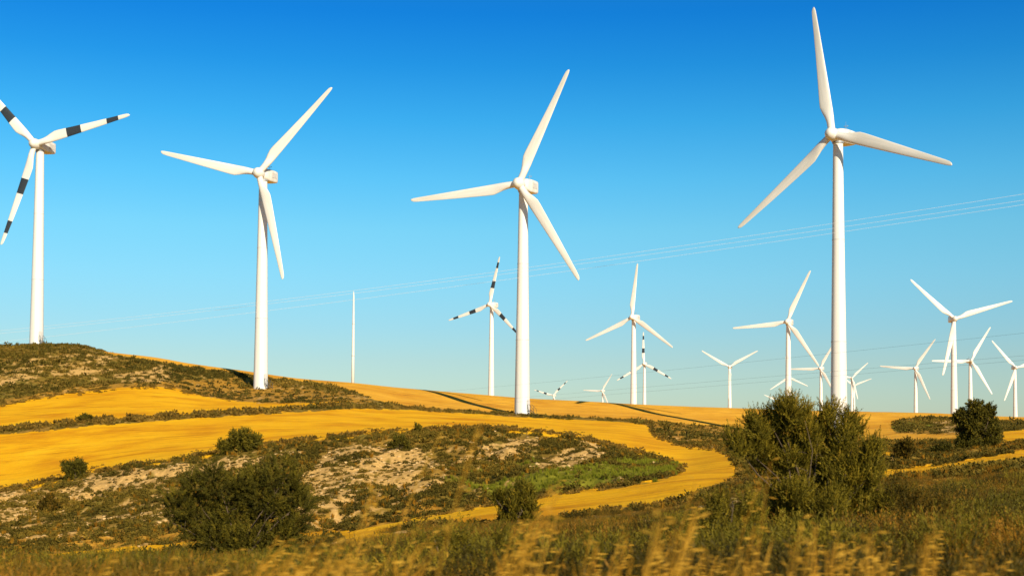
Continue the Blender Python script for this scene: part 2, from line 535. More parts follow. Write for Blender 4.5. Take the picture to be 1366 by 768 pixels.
# smooth normals over the whole sheet, shared by the sheets it is split into
dzx = np.gradient(Zn, axis=1)
du = np.stack([np.gradient(GX, axis=1), np.gradient(GY, axis=1), dzx], -1)
dv = np.stack([np.gradient(GX, axis=0), np.gradient(GY, axis=0), np.gradient(Zn, axis=0)], -1)
NRM = np.cross(du, dv)
NRM /= np.linalg.norm(NRM, axis=-1, keepdims=True)
NRM = NRM.reshape(-1, 3)
qw = W.reshape(-1)[QA].mean(1) > 0.5
qg = (G.reshape(-1)[QA].mean(1) > 0.5) & ~qw
qcy = VA[QA[:, 0], 1]


def sheet(name, sel, label, cat):
    q = QA[sel]
    used, inv = np.unique(q.ravel(), return_inverse=True)
    at_ = {k: a.reshape(-1)[used] for k, a in (('wheat', W), ('dry', D), ('bare', B), ('green', G))}
    me = np_mesh(name, VA[used], inv.reshape(-1, 4), M_GROUND, at_, True)
    me.normals_split_custom_set_from_vertices(NRM[used])
    return tag(link(name, me), label, cat, None, 'structure')


qpx, qpy = project(VA[QA[:, 0], 0], VA[QA[:, 0], 1], VA[QA[:, 0], 2])
far = qw & (D.reshape(-1)[QA[:, 0]] > 0.3)
up_f = qw & ~far & inside(qpx, qpy - 1, [(-400, 480), (520, 480), (520, 543), (300, 552.5), (0, 575), (-400, 620)])
low = qw & ~far & ~up_f
sheet('scrub_hillside', ~qw & ~qg, 'brown scrub covered hillside with pale bare soil between the golden fields', 'hillside')
sheet('meadow', qg, 'green grassy hollow at the foot of the scrub hill', 'meadow')
sheet('stubble_field', far, 'tan stubble plain along the skyline under the wind turbines', 'field')
sheet('stubble_field', up_f, 'golden stubble field below the brown knoll at the far left', 'field')
sheet('stubble_field', low, 'bright golden stubble field curling round the low scrub hill', 'field')


def ground_z(x, y):
    x = np.asarray(x, float)
    y = np.asarray(y, float)
    t = x / y
    j = np.clip(np.searchsorted(tcols, t) - 1, 0, NT - 2)
    i = np.clip(np.searchsorted(yrows, y) - 1, 0, NY - 2)
    a = np.clip((t - tcols[j]) / (tcols[j + 1] - tcols[j]), 0, 1)
    b = np.clip((y - yrows[i]) / (yrows[i + 1] - yrows[i]), 0, 1)
    return (Zn[i, j] * (1 - a) * (1 - b) + Zn[i, j + 1] * a * (1 - b) + Zn[i + 1, j] * (1 - a) * b + Zn[i + 1, j + 1] * a * b)


def gpoint(px, Y):
    """Ground point in the column of photo x = px at depth Y."""
    z = 0.0
    for _ in range(3):
        py = 580 - z / Y * F
        x = float(at(px, py, Y)[0])
        z = float(ground_z(x, Y))
    return Vector((x, Y, float(ground_z(x, Y))))


# ------------------------------------------------------------------ wind turbines
RB = 23.5            # rotor radius, m


def blade_mesh(name, banded):
    st = [0.55, 1.0, 1.7, 2.4, 3.2, 4.2, 5.2, 6.2, 7.0, 8.0, 9.5, 11.5, 13.5, 14.5, 15.5, 17.85, 19.2, 20.7, 22.0, 22.9, 23.3, 23.5]
    if not banded:
        st = [s for s in st]
    rings, mats = [], []
    n = 16
    for s in st:
        k = s / RB
        if s < 1.8:
            c, th, blend = 1.32, 1.0, 0.0
        else:
            peak = 5.6
            if s < peak:
                q = (s - 1.8) / (peak - 1.8)
                q = q * q * (3 - 2 * q)
                c = 1.32 + 0.92 * q
                th = 1.0 - 0.60 * q
                blend = q
            else:
                q = (s - peak) / (RB - peak)
                c = 2.24 - 1.50 * q
                th = 0.40 - 0.27 * q
                blend = 1.0
            if s > 22.5:
                c *= max(0.12, math.sqrt(max(0.0, 1 - ((s - 22.5) / 1.0) ** 2)) * 0.88 + 0.1)
        tw = R(9) * (1 - min(1, max(0, (s - 2) / 14))) + R(1)
        ring = []
        for i in range(n):
            a = 2 * math.pi * i / n
            # circle -> aerofoil; x towards leading edge (+X), y thickness
            cx = 0.5 * math.cos(a)
            cy = 0.5 * math.sin(a)
            xa = 0.5 * math.cos(a) - 0.20 * blend        # pitch axis at 30 % chord
            sharp = (0.5 * (1 + math.cos(a))) ** 0.55
            yf = cy * (1 - blend) + 0.5 * math.sin(a) * blend * (0.25 + 0.75 * sharp)
            x = (xa if blend > 0 else cx) * c
            y = yf * th * (1.0 if blend == 0 else 1.0) * (1.0 if s < 1.8 else 1.0)
            if blend > 0:
                y = yf * th * 1.15
            xr = x * math.cos(tw) - y * math.sin(tw)
            yr = x * math.sin(tw) + y * math.cos(tw)
            pre = -0.60 * k * k                     # slight forward sweep away from the tower
            ring.append((xr, yr + pre, s))
        rings.append(ring)
    for k in range(len(st) - 1):
        mid = 0.5 * (st[k] + st[k + 1])
        mats.append(1 if banded and (8.0 <= mid <= 11.5 or 17.85 <= mid <= 20.7) else 0)
    mb = MB()
    mb.ring_loft(rings, True, mats)
    return mb.mesh(name, [M_WHITE, M_BAND], True)


def nacelle_mesh():
    """Boxy rounded housing; local +Y is behind the rotor."""
    secs = [(-1.15, 1.00, 0.98, 0.02), (-0.9, 1.18, 1.16, 0.02), (-0.2, 1.36, 1.34, 0.05), (1.3, 1.42, 1.42, 0.08), (3.2, 1.44, 1.44, 0.10), (4.15, 1.43, 1.43, 0.10), (4.35, 1.36, 1.36, 0.10), (4.4, 1.22, 1.22, 0.10)]
    rings = []
    for y, hw, hh, zo in secs:
        hw, hh = hw * 0.92, hh * 0.92
        ring = []
        n = 24
        for i in range(n):
            a = 2 * math.pi * i / n
            e = 0.26 if y > 0.5 else (0.45 if y > -0.5 else 0.75)
            cx, cz = math.cos(a), math.sin(a)
            x = hw * math.copysign(abs(cx) ** e, cx)
            z = hh * math.copysign(abs(cz) ** e, cz) + zo
            if z < -0.6 and y > 2.5:
                z += (y - 2.5) * 0.10
            ring.append((x, y, z))
        rings.append(ring)
    mb = MB()
    mb.ring_loft(rings)
    me = mb.mesh('nacelle', M_WHITE, True)
    return me


def hub_mesh():
    prof = [(-1.55, 0.02), (-1.52, 0.28), (-1.35, 0.62), (-1.0, 0.92), (-0.5, 1.10), (0.1, 1.16), (0.6, 1.12), (0.95, 1.0)]
    rings = [[(r * math.cos(2 * math.pi * i / 24), y, r * math.sin(2 * math.pi * i / 24)) for i in range(24)] for y, r in prof]
    mb = MB()
    mb.ring_loft(rings)
    return mb.mesh('hub', M_WHITE, True)


def tower_mesh():
    """Unit height; scaled in Z. Slight flange ridges where the sections bolt together."""
    prof = [(-0.03, 1.50), (0.0, 1.50), (0.33, 1.285), (0.3335, 1.315), (0.3365, 1.315), (0.337, 1.283), (0.67, 1.065), (0.6735, 1.095), (0.6765, 1.095), (0.677, 1.062), (0.985, 0.86), (1.0, 0.86)]
    n = 40
    rings = [[(r * math.cos(2 * math.pi * i / n), r * math.sin(2 * math.pi * i / n), z) for i in range(n)] for z, r in prof]
    mb = MB()
    mb.ring_loft(rings, True, [1 if k in (3, 7) else 0 for k in range(len(rings) - 1)])
    me = mb.mesh('tower', [M_TOWER, M_DOOR], True)
    return me


def vane_mesh():
    mb = MB()
    mb.tube([(0, 0, 0), (0, 0, 1.15)], 0.035, 6)
    mb.tube([(-0.28, 0, 0.8), (0.28, 0, 0.8)], 0.025, 6)
    mb.box((-0.28, 0, 0.92), (0.16, 0.16, 0.10))
    mb.box((0.28, 0.10, 0.95), (0.03, 0.34, 0.16))
    mb.tube([(0, 0, 1.15), (0, 0, 1.7)], 0.015, 5)
    return mb.mesh('wind_vane', M_GREY)


def vents_mesh():
    mb = MB()
    mb.box((1.325, 2.54, 0.25), (0.04, 2.1, 1.1))
    for k in range(5):
        mb.box((1.355, 1.7 + k * 0.42, 0.25), (0.05, 0.2, 0.9))
    return mb.mesh('cooling_vent', M_DOOR)


def bearing_mesh():
    mb = MB()
    n = 28
    rings = [[(r * math.cos(2 * math.pi * i / n), r * math.sin(2 * math.pi * i / n), z) for i in range(n)] for z, r in ((-0.12, 0.92), (0.0, 1.0), (0.28, 1.0))]
    mb.ring_loft(rings)
    return mb.mesh('yaw_bearing', M_GREY, False)


def door_mesh():
    mb = MB()
    pts = []
    w, h = 0.42, 2.0
    for a in range(0, 181, 20):
        pts.append((w * math.cos(R(a)), h - w + w * math.sin(R(a))))
    for a in range(180, 361, 20):
        pts.append((w * math.cos(R(a)), w + w * math.sin(R(a))))
    mb.ring_loft([[(x, -0.10, z) for x, z in pts], [(x * 0.97, 0.14, z) for x, z in pts]])
    return mb.mesh('door', M_DOOR)


def handle_mesh():
    mb = MB()
    mb.tube([(0, 0, 0), (0, -0.06, 0), (0.14, -0.06, 0)], 0.02, 6)
    return mb.mesh('handle', M_DARK)


def stair_mesh():
    mb = MB()
    for k in range(5):
        mb.box((0, -0.45 - k * 0.28, 0.95 - k * 0.19), (0.95, 0.27, 0.05))
    for s in (-1, 1):
        mb.tube([(s * 0.48, -0.2, 1.0), (s * 0.48, -1.75, -0.05)], 0.045, 6)
        mb.tube([(s * 0.48, -0.2, 2.0), (s * 0.48, -0.6, 2.0), (s * 0.48, -1.75, 0.95)], 0.03, 6)
        for yy, z0, z1 in ((-0.25, 0.9, 2.0), (-0.95, 0.5, 1.66), (-1.7, -0.1, 1.0)):
            mb.tube([(s * 0.48, yy, z0), (s * 0.48, yy, z1)], 0.03, 6)
    return mb.mesh('stairs', M_DARK)


MESH = dict(blade=blade_mesh('blade', False), banded=blade_mesh('banded_blade', True), nacelle=nacelle_mesh(), hub=hub_mesh(), tower=tower_mesh(),
            vane=vane_mesh(), vent=vents_mesh(), bearing=bearing_mesh(), door=door_mesh(), handle=handle_mesh(), stairs=stair_mesh())
TILT = R(2.5)
OVER = 2.15            # hub centre ahead of the tower axis


def turbine(label, hub_px, radius_px, yaw, tips, banded=False, base=None, detail=True, far_ground=None):
    """hub_px: rotor centre in the photo; radius_px: true rotor radius there, which gives the distance."""
    Dst = RB * F / radius_px
    best = None
    ya0 = yaw
    for ddy in (range(-14, 15, 2) if len(tips) == 3 else (0,)):
        ya = R(ya0 + ddy)
        ax_x = np.array([math.cos(ya), -math.sin(ya), 0])            # rotor right
        for sc_f in np.arange(0.94, 1.121, 0.01):
            D_ = Dst / sc_f
            hb = np.array(at(hub_px[0], hub_px[1], D_), float)
            bk = np.array([math.sin(ya), math.cos(ya), 0])
            up_ = np.array([0, 0, 1.0]) * math.cos(TILT) + bk * math.sin(TILT)
            fw = bk * -math.cos(TILT) + np.array([0, 0, 1.0]) * math.sin(TILT)
            ph = np.radians(np.arange(0, 120, 1.0))
            err = np.zeros(len(ph))
            for k, (dx, dy) in tips:
                a = ph + R(120) * k
                p = hb[:, None] + RB * (ax_x[:, None] * np.sin(a) + up_[:, None] * np.cos(a)) + fw[:, None] * 0.6
                qx, qy = project(p[0], p[1], p[2])
                # any blade may be the one that matches: compare with all three rotations
                err = err + np.minimum.reduce([(qx2 - hub_px[0] - dx) ** 2 + (qy2 - hub_px[1] - dy) ** 2 for qx2, qy2 in
                                               [project(*(hb[:, None] + RB * (ax_x[:, None] * np.sin(a + R(120) * m_) + up_[:, None] * np.cos(a + R(120) * m_)) + fw[:, None] * 0.6)) for m_ in range(3)]])
            i_ = int(err.argmin())
            e_ = err[i_] + 0.02 * ddy * ddy
            if best is None or e_ < best[0]:
                best = (e_, ya0 + ddy, D_, float(ph[i_]))
    _, yaw, Dst, phase = best
    hub = P(hub_px[0], hub_px[1], Dst)
    ya = R(yaw)
    back = Vector((math.sin(ya), math.cos(ya), 0))
    axis = hub + back * OVER
    gz = float(ground_z(axis.x, axis.y))
    root = empty('wind_turbine', (axis.x, axis.y, gz), label, 'wind turbine', 'wind turbines on the plain')
    H = hub.z - gz - 1.24
    Ry = Matrix.Rotation(-ya, 4, 'Z')
    tilt = Matrix.Rotation(-TILT, 4, 'X')
    tw = link('tower', MESH['tower'], root)
    tw.scale = (1, 1, H)
    nl = link('nacelle', MESH['nacelle'], root)
    top = Matrix.Translation((0, 0, hub.z - gz)) @ Ry
    nl.matrix_local = top
    v = link('wind_vane', MESH['vane'], nl, (0.0, 3.0, 1.38))
    if detail:
        link('cooling_vent', MESH['vent'], nl)
        link('yaw_bearing', MESH['bearing'], root, (0, 0, H))
        # door faces the right of the photo, towards the service track
        da = R(52)
        d = Vector((math.sin(da), -math.cos(da), 0))
        dm = Matrix.Rotation(da, 4, 'Z')
        dr = link('door', MESH['door'], root)
        dr.matrix_local = Matrix.Translation(d * 1.46 + Vector((0, 0, 1.05))) @ dm
        link('handle', MESH['handle'], dr, (0.25, -0.10, 1.0))
        st = link('stairs', MESH['stairs'], root)
        st.matrix_local = Matrix.Translation(d * 1.45) @ dm
    rot = Matrix.Translation(hub - root.location) @ Ry @ tilt
    h = link('hub', MESH['hub'], root)
    h.matrix_local = rot
    for k in range(3):
        b = link('blade', MESH['banded' if banded else 'blade'], root)
        b.matrix_local = rot @ Matrix.Rotation(phase + R(120) * k, 4, 'Y')
    return root


turbine('white turbine with black banded blades on the knoll at the left edge', (46.5, 192), 143, 8, [(0, (125, -35)), (1, (-41, 136)), (2, (-84, -101))], True)
turbine('tall white turbine standing in low scrub with dark shadow behind its foot', (345, 231), 150, 18, [(0, (101, -112)), (1, (32, 143)), (2, (-127, -27))])
turbine('large central white turbine at the near edge of the tan stubble field', (692, 245), 163.5, 27, [(0, (71, -150)), (1, (82, 131)), (2, (-142, 22))])
turbine('tallest white turbine rising behind the big evergreen bush', (1110, 179), 176, 31, [(0, (-27, -171)), (1, (163, 43)), (2, (-120, 125))])
turbine('mid-distance black banded turbine just left of the large central turbine', (653, 406), 63.8, 22, [(0, (15, -65)), (1, (33, 37)), (2, (-62, 23))], True)
turbine('plain white mid-distance turbine with a banded one close behind it', (843, 423), 71.6, 20, [(0, (7, -72)), (1, (54, 40)), (2, (-62, 30))])
turbine('small banded turbine showing right behind a plain white turbine tower', (859, 485), 43, 20, [(0, (0, -44)), (1, (37, 19)), (2, (-36, 20))], True)
turbine('tiny banded turbine with only two raised blades above the stubble horizon', (738, 527), 28, 20, [(0, (20, -19)), (2, (-25, -7))], True, detail=False)
turbine('tiny plain turbine on the horizon between two black banded ones', (803, 521), 28.5, 20, [(0, (14, -24)), (1, (8, 20)), (2, (-26, -1))], detail=False)
turbine('white turbine with two blades raised in a V left of the evergreen bush', (973, 489), 43, 15, [(0, (39, -21)), (2, (-36, -21))])
turbine('white mid-distance turbine whose tower drops behind the evergreen bush top', (1050, 429), 75, 14, [(0, (31, -69)), (1, (42, 60)), (2, (-72, 7))])
turbine('white turbine half hidden against the left side of the tallest tower', (1094, 491), 45, 14, [(0, (21, -39)), (2, (-40, 0)), (1, (21, 38))])
turbine('tiny turbine hidden by another tower with two blades drooping either side', (1051, 503), 29, 10, [(1, (27, 14)), (2, (-22, 17))], detail=False)
turbine('tiny turbine sunk behind the bush with blade tips poking out', (1043, 536), 27, 10, [(0, (19, -15)), (2, (-22, -10))], detail=False)
turbine('small turbine right beside the tallest tower with a steep raised blade', (1136.5, 504), 30, 12, [(0, (22, -20)), (1, (8, 29)), (2, (-28, -8))], detail=False)
turbine('tiny turbine overlapped by a nearer small one beside the tallest tower', (1139.5, 514), 26, 12, [(0, (23, -9)), (2, (-13, -9))], detail=False)
turbine('white turbine between the tallest tower and the round pine tree', (1220.5, 491), 47.5, 14, [(0, (28, -39)), (1, (20, 43)), (2, (-45, -3))])
turbine('large right-hand white turbine beside the round pine with a blade down its tower', (1273.6, 425), 79, 2, [(0, (77, -24)), (1, (-17.6, 77)), (2, (-57.6, -52))])
turbine('white turbine rising directly behind the round pine tree', (1295.5, 481), 52.6, 10, [(0, (27, -45)), (1, (27, 46)), (2, (-52, 1))])
turbine('white turbine cut by the right edge of the photo', (1355, 490), 49, 6, [(2, (-31, -35)), (1, (-17, 46))])

# met mast
mp = gpoint(470.5, 345)
mb = MB()
hm = P(472, 388, 345).z - mp.z
mb.tube([(0, 0, -0.5), (0, 0, hm * 0.33), (0, 0, hm * 0.66), (0, 0, hm - 1.2), (0, 0, hm - 0.2), (0, 0, hm)], [0.40, 0.36, 0.29, 0.20, 0.07, 0.03], 12)
mast = empty('met_mast', mp, 'slim white measuring mast on the skyline without any blades', 'mast')
link('pole', mb.mesh('pole', M_TOWER, True), mast)
mb = MB()
for zz, rr in ((hm * 0.33, 0.42), (hm * 0.66, 0.34)):
    mb.tube([(0, 0, zz - 0.12), (0, 0, zz + 0.12)], rr, 12)
link('joint_collar', mb.mesh('joint_collar', M_DOOR), mast)


# ------------------------------------------------------------------ overhead lines
def wire(label, A, Bp, pts, rad, mat, group):
    """A, Bp: (photo x, depth) of the ends of a span straight in plan; pts: (photo x, photo y) the wire passes."""
    ax, ay = float(at(A[0], 500, A[1])[0]), A[1]
    bx, by = float(at(Bp[0], 500, Bp[1])[0]), Bp[1]
    ss, zz = [], []
    for px, py in pts:
        k = float(at(px, py, 1.0)[0])
        s = (k * ay - ax) / ((bx - ax) - k * (by - ay))
        y = ay + (by - ay) * s
        ss.append(s)
        zz.append(float(at(px, py, y)[2]))
    c = np.polyfit(ss, zz, 2)
    V = [(ax + (bx - ax) * s, ay + (by - ay) * s, float(np.polyval(c, s))) for s in np.linspace(0, 1, 60)]
    mb = MB()
    mb.tube(V, rad, 6)
    o = link('power_cable', mb.mesh('power_cable', mat, True))
    return tag(o, label, 'cable', group)


g1 = 'bright power cables crossing the sky'
wire('topmost bright cable of the upper line, rising to the right', (-140, 215), (1560, 130), [(0, 441), (345, 402.5), (470, 388), (700, 357), (920, 326.5), (1128, 296.5), (1366, 258)], 0.0125, M_WIRE, g1)
wire('middle bright cable of the upper line, rising to the right', (-140, 215), (1560, 131), [(0, 445), (345, 405.5), (470, 391.5), (700, 361.5), (920, 333), (1128, 303.5), (1366, 265.5)], 0.0125, M_WIRE, g1)
wire('lowest bright cable of the upper line, apart from the other two', (-140, 215), (1560, 132), [(0, 456), (345, 415.5), (470, 399), (700, 369), (920, 340), (1128, 310.5), (1366, 271)], 0.0125, M_WIRE, g1)
g2 = 'dark power cables low over the plain'
wire('uppermost dark cable low over the plain, passing the distant towers', (500, 300), (1560, 125), [(640, 518), (707, 511), (920, 491), (1129, 469), (1366, 444)], 0.009, M_WIREDARK, g2)
wire('middle dark cable low over the plain, close above the lowest one', (500, 300), (1560, 126), [(640, 535), (707, 529), (920, 511), (1129, 494), (1366, 474)], 0.009, M_WIREDARK, g2)
wire('lowest dark cable running just above the stubble horizon', (500, 300), (1560, 127), [(640, 540), (707, 534), (920, 517.5), (1129, 500), (1366, 480)], 0.009, M_WIREDARK, g2)


# ------------------------------------------------------------------ vegetation
def unit(n):
    v = RNG.normal(size=(n, 3))
    return v / np.linalg.norm(v, axis=1, keepdims=True)


def norm(v):
    return v / np.maximum(np.linalg.norm(v, axis=-1, keepdims=True), 1e-9)


def diamonds(base, d, side, length, width, bend=0.0):
    """Leaf quads: base, left, tip, right."""
    n = len(base)
    mid = base + d * (length * 0.45)[:, None]
    w = side * (width * 0.5)[:, None]
    tip = base + d * length[:, None]
    V = np.stack([base, mid - w, tip, mid + w], 1).reshape(-1, 3)
    Q = np.arange(n * 4).reshape(n, 4)
    return V, Q


def shoot_leaves(org, dirs, L, nleaf, leaf_len, leaf_w, spread=0.8):
    """Leafy shoots: origins, unit directions, lengths. Returns V, Q, per-shoot index per vertex."""
    n = len(org)
    k = (np.arange(nleaf) + 0.5) / nleaf
    s = (k[None, :] + RNG.uniform(-0.5, 0.5, (n, nleaf)) / nleaf)
    base = org[:, None, :] + dirs[:, None, :] * (s * L[:, None])[..., None]
    rd = unit(n * nleaf).reshape(n, nleaf, 3)
    ld = norm(dirs[:, None, :] * 1.0 + rd * spread)
    side = norm(np.cross(ld, unit(n * nleaf).reshape(n, nleaf, 3)))
    ll = leaf_len * RNG.uniform(0.6, 1.25, (n, nleaf)) * (1 - 0.35 * s)
    V, Q = diamonds(base.reshape(-1, 3), ld.reshape(-1, 3), side.reshape(-1, 3), ll.ravel(), np.full(n * nleaf, leaf_w))
    return V, Q, np.repeat(np.arange(n), nleaf * 4)


def proto_dome(n, size, flat=0.75, spiky=0.3):
    """Small rounded shrublet of leaf faces, unit radius, base at z=0."""
    p = unit(n)
    p[:, 2] = np.abs(p[:, 2])
    r = RNG.uniform(0.45, 1.0, n) ** 0.6
    lump = 1 + 0.25 * np.sin(p[:, 0] * 5 + RNG.uniform(0, 6)) * np.cos(p[:, 1] * 4 + RNG.uniform(0, 6))
    c = p * (r * lump)[:, None]
    c[:, 2] *= flat
    d = norm(p * 0.6 + unit(n) * 0.8 + np.array([0, 0, spiky]))
    s = norm(np.cross(d, unit(n)))
    L = size * RNG.uniform(0.6, 1.4, n)
    V, Q = diamonds(c - d * L[:, None] * 0.4, d, s, L, L * 0.62)
    V[:, 2] = np.maximum(V[:, 2], -0.05)
    return V, Q, np.repeat(RNG.random(n), 4)


def proto_shoots(n, nleaf, leaf_len, leaf_w, spread=0.5):
    """Upright many-stemmed shrublet, about 1 m tall."""
    a = RNG.uniform(0, 2 * np.pi, n)
    rr = np.sqrt(RNG.random(n)) * 0.42
    org = np.stack([rr * np.cos(a), rr * np.sin(a), RNG.uniform(0.0, 0.42, n)], 1)
    lean = np.stack([np.cos(a), np.sin(a), np.zeros(n)], 1) * (rr * 1.1)[:, None]
    d = norm(lean + np.array([0, 0, 1.0]) + unit(n) * 0.22)
    L = RNG.uniform(0.3, 0.68, n)
    V, Q, i = shoot_leaves(org, d, L, nleaf, leaf_len, leaf_w, spread)
    sr = RNG.random(n)
    lr = np.repeat(RNG.random(len(Q)), 4)
    return V, Q, 0.6 * sr[i] + 0.4 * lr


def proto_tuft(n, width, lean=0.45):
    """Tuft of grass blades, about 1 tall; every blade two quads."""
    Vs, Qs, Rs = [], [], []
    for k in range(n):
        a = RNG.uniform(0, 2 * np.pi)
        r0 = RNG.uniform(0, 0.22)
        b = np.array([r0 * np.cos(a), r0 * np.sin(a), 0])
        o = np.array([np.cos(a), np.sin(a), 0]) * lean * RNG.uniform(0.3, 1.3)
        h = RNG.uniform(0.45, 1.0)
        s = np.array([-np.sin(a), np.cos(a), 0]) * width * 0.5
        m = b + o * h * 0.35 + np.array([0, 0, h * 0.6])
        t = b + o * h + np.array([0, 0, h])
        i = len(Vs)
        Vs += [b - s, b + s, m - s * 0.8, m + s * 0.8, t - s * 0.12, t + s * 0.12]
        Qs += [(i, i + 1, i + 3, i + 2), (i + 2, i + 3, i + 5, i + 4)]
        Rs += [RNG.random()] * 6
    return np.array(Vs), np.array(Qs), np.array(Rs)


def scatter(name, protos, x, y, scale, rnd, mat, label, cat, sink=0.05, zscale=None, pick=None, lean=None):
    """One object of ground cover: copies of small shapes standing on the ground."""
    z = ground_z(x, y) - sink * scale
    n = len(x)
    rz = RNG.uniform(0, 2 * np.pi, n)
    if pick is None:
        pick = RNG.integers(0, len(protos), n)
    if zscale is None:
        zscale = np.ones(n)
    VV, QQ, RR, off = [], [], [], 0
    for k, (V, Q, L) in enumerate(protos):
        i = np.nonzero(pick == k)[0]
        if not len(i):
            continue
        c, s = np.cos(rz[i])[:, None], np.sin(rz[i])[:, None]
        sc = scale[i][:, None]
        X = (V[None, :, 0] * c - V[None, :, 1] * s) * sc
        Y = (V[None, :, 0] * s + V[None, :, 1] * c) * sc
        Zz = V[None, :, 2] * sc * zscale[i][:, None]
        if lean is not None:
            X = X + lean[i][:, None] * Zz
        X = X + x[i][:, None]
        Y = Y + y[i][:, None]
        Zz = Zz + z[i][:, None]
        VV.append(np.stack([X, Y, Zz], -1).reshape(-1, 3))
        QQ.append((Q[None] + (np.arange(len(i)) * len(V))[:, None, None]).reshape(-1, 4) + off)
        RR.append(np.clip(rnd[i][:, None] * 0.65 + L[None] * 0.35, 0, 1).ravel())
        off += len(i) * len(V)
    me = np_mesh(name, np.concatenate(VV), np.concatenate(QQ), mat, {'rnd': np.concatenate(RR)})
    return tag(link(name, me), label, cat, None, 'stuff')


def candidates(n, y0, y1, p, tmax=0.47):
    """Random plan points in the view wedge; density ~ Y**p per square metre."""
    u = RNG.random(n)
    e = p + 2.0
    y = (y0 ** e + (y1 ** e - y0 ** e) * u) ** (1 / e) if abs(e) > 1e-6 else y0 * (y1 / y0) ** u
    t = RNG.uniform(-tmax, tmax, n)
    x = t * y
    z = ground_z(x, y)
    return x, y, z


# --- scrub on the low hill and the right-hand slope
domes = [proto_dome(70, 0.40, f, 0.3) for f in (0.6, 0.75, 0.9, 0.7, 0.8)]
x, y, z = candidates(90000, 58, 175, -0.6)
w, d, b, g = zones(x, y, z)
dn = fbm(x * 0.16, y * 0.16, 41, 4)
pb = np.where(b > 0.35, 0.50, 0.42 + 0.5 * (dn > 0.48))
pb = np.where(d > 0.5, pb * 0.45, pb)
pb = np.where(g > 0.5, 0.012, pb)
k = (w < 0.5) & (RNG.random(len(x)) < pb)
x, y, b = x[k], y[k], b[k]
sc_ = RNG.uniform(0.15, 0.40, len(x)) * np.where(b > 0.35, 0.55, 1.0) * (1 + 0.6 * (RNG.random(len(x)) < 0.06))
rn = np.clip(fbm(x * 0.12, y * 0.12, 45, 3) * 1.5 - 0.3 + RNG.normal(0, 0.17, len(x)), 0, 1)
scatter('hill_scrub', domes, x, y, sc_, rn, M_SCRUB, 'low brown green scrub dotting the pale soil of the near hill', 'scrub')
# grey-brown dry tufts between
tufts = [proto_tuft(22, 0.07) for _ in range(4)]
x, y, z = candidates(15000, 58, 170, -0.6)
w, d, b, g = zones(x, y, z)
k = (w < 0.5) & (b < 0.3) & (RNG.random(len(x)) < 0.75)
x, y, g = x[k], y[k], g[k]
scatter('dry_hill_grass', tufts, x[g < .5], y[g < .5], RNG.uniform(0.2, 0.5, (g < .5).sum()), np.clip(RNG.normal(0.2, 0.2, (g < .5).sum()), 0, 1), M_DRY, 'short straw coloured grass between the shrubs of the hill', 'grass')
x, y, z = candidates(60000, 70, 150, -0.6)
w, d, b, g = zones(x, y, z)
k = (g > 0.5) & (w < 0.5)
scatter('meadow_grass', tufts, x[k], y[k], RNG.uniform(0.15, 0.4, k.sum()), RNG.random(k.sum()), M_GREEN, 'short green grass filling the hollow beside the golden field', 'grass')

# --- scrub on the far knoll, round the turbines and along the verges
fdomes = [proto_dome(30, 0.5, f, 0.3) for f in (0.5, 0.7, 0.85, 0.6)]
x, y, z = candidates(75000, 172, 328, 0.0)
w, d, b, g = zones(x, y, z)
dn = fbm(x * 0.07, y * 0.07, 51, 4)
px, py = project(x, y, z)
knoll = (px < 330) & (py < 530)
pb = np.where(b > 0.35, 0.22, np.where(knoll, 0.62, 0.40) * np.where(dn > 0.47, 1.0, 0.35))
pb = np.where(d > 0.4, 0.07, pb)
k = (w < 0.5) & (RNG.random(len(x)) < pb)
x, y, b = x[k], y[k], b[k]
sc_ = RNG.uniform(0.30, 0.75, len(x)) * np.where(b > 0.35, 0.7, 1) * (1 + 0.7 * (RNG.random(len(x)) < 0.05))
rn = np.clip(fbm(x * 0.06, y * 0.06, 55, 3) * 1.6 - 0.35 + RNG.normal(0, 0.16, len(x)), 0, 1)
scatter('knoll_scrub', fdomes, x, y, sc_, rn, M_FARSCRUB, 'brown olive scrub covering the far knoll and field verges', 'scrub')


# thin lines of weeds along the field edges
def verge(pts, n, wdt, s0, s1):
    a = np.array(pts, float)
    u = RNG.uniform(0, len(a) - 1.001, n * 2)
    u = u[vnoise(u * 7.0, u * 0.0 + 3.0, 77) + RNG.normal(0, 0.12, len(u)) > 0.42][:n]
    n = len(u)
    i = u.astype(int)
    f = u - i
    px = a[i, 0] * (1 - f) + a[i + 1, 0] * f
    py = a[i, 1] * (1 - f) + a[i + 1, 1] * f + RNG.normal(0, wdt, n)
    # find ground depth on the sight line
    lo, hi = np.full(n, 45.0), np.full(n, 330.0)
    ys = np.geomspace(45, 330, 270)
    best = np.full(n, 300.0)
    done = np.zeros(n, bool)
    for yy in ys:
        X, Y_, Zr = at(px, py, np.full(n, yy))
        hit = (Zr <= ground_z(X, Y_)) & ~done
        best[hit] = yy
        done |= hit
    X, Y_, Zr = at(px, py, best)
    k = done
    return X[k], Y_[k], RNG.uniform(s0, s1, k.sum())


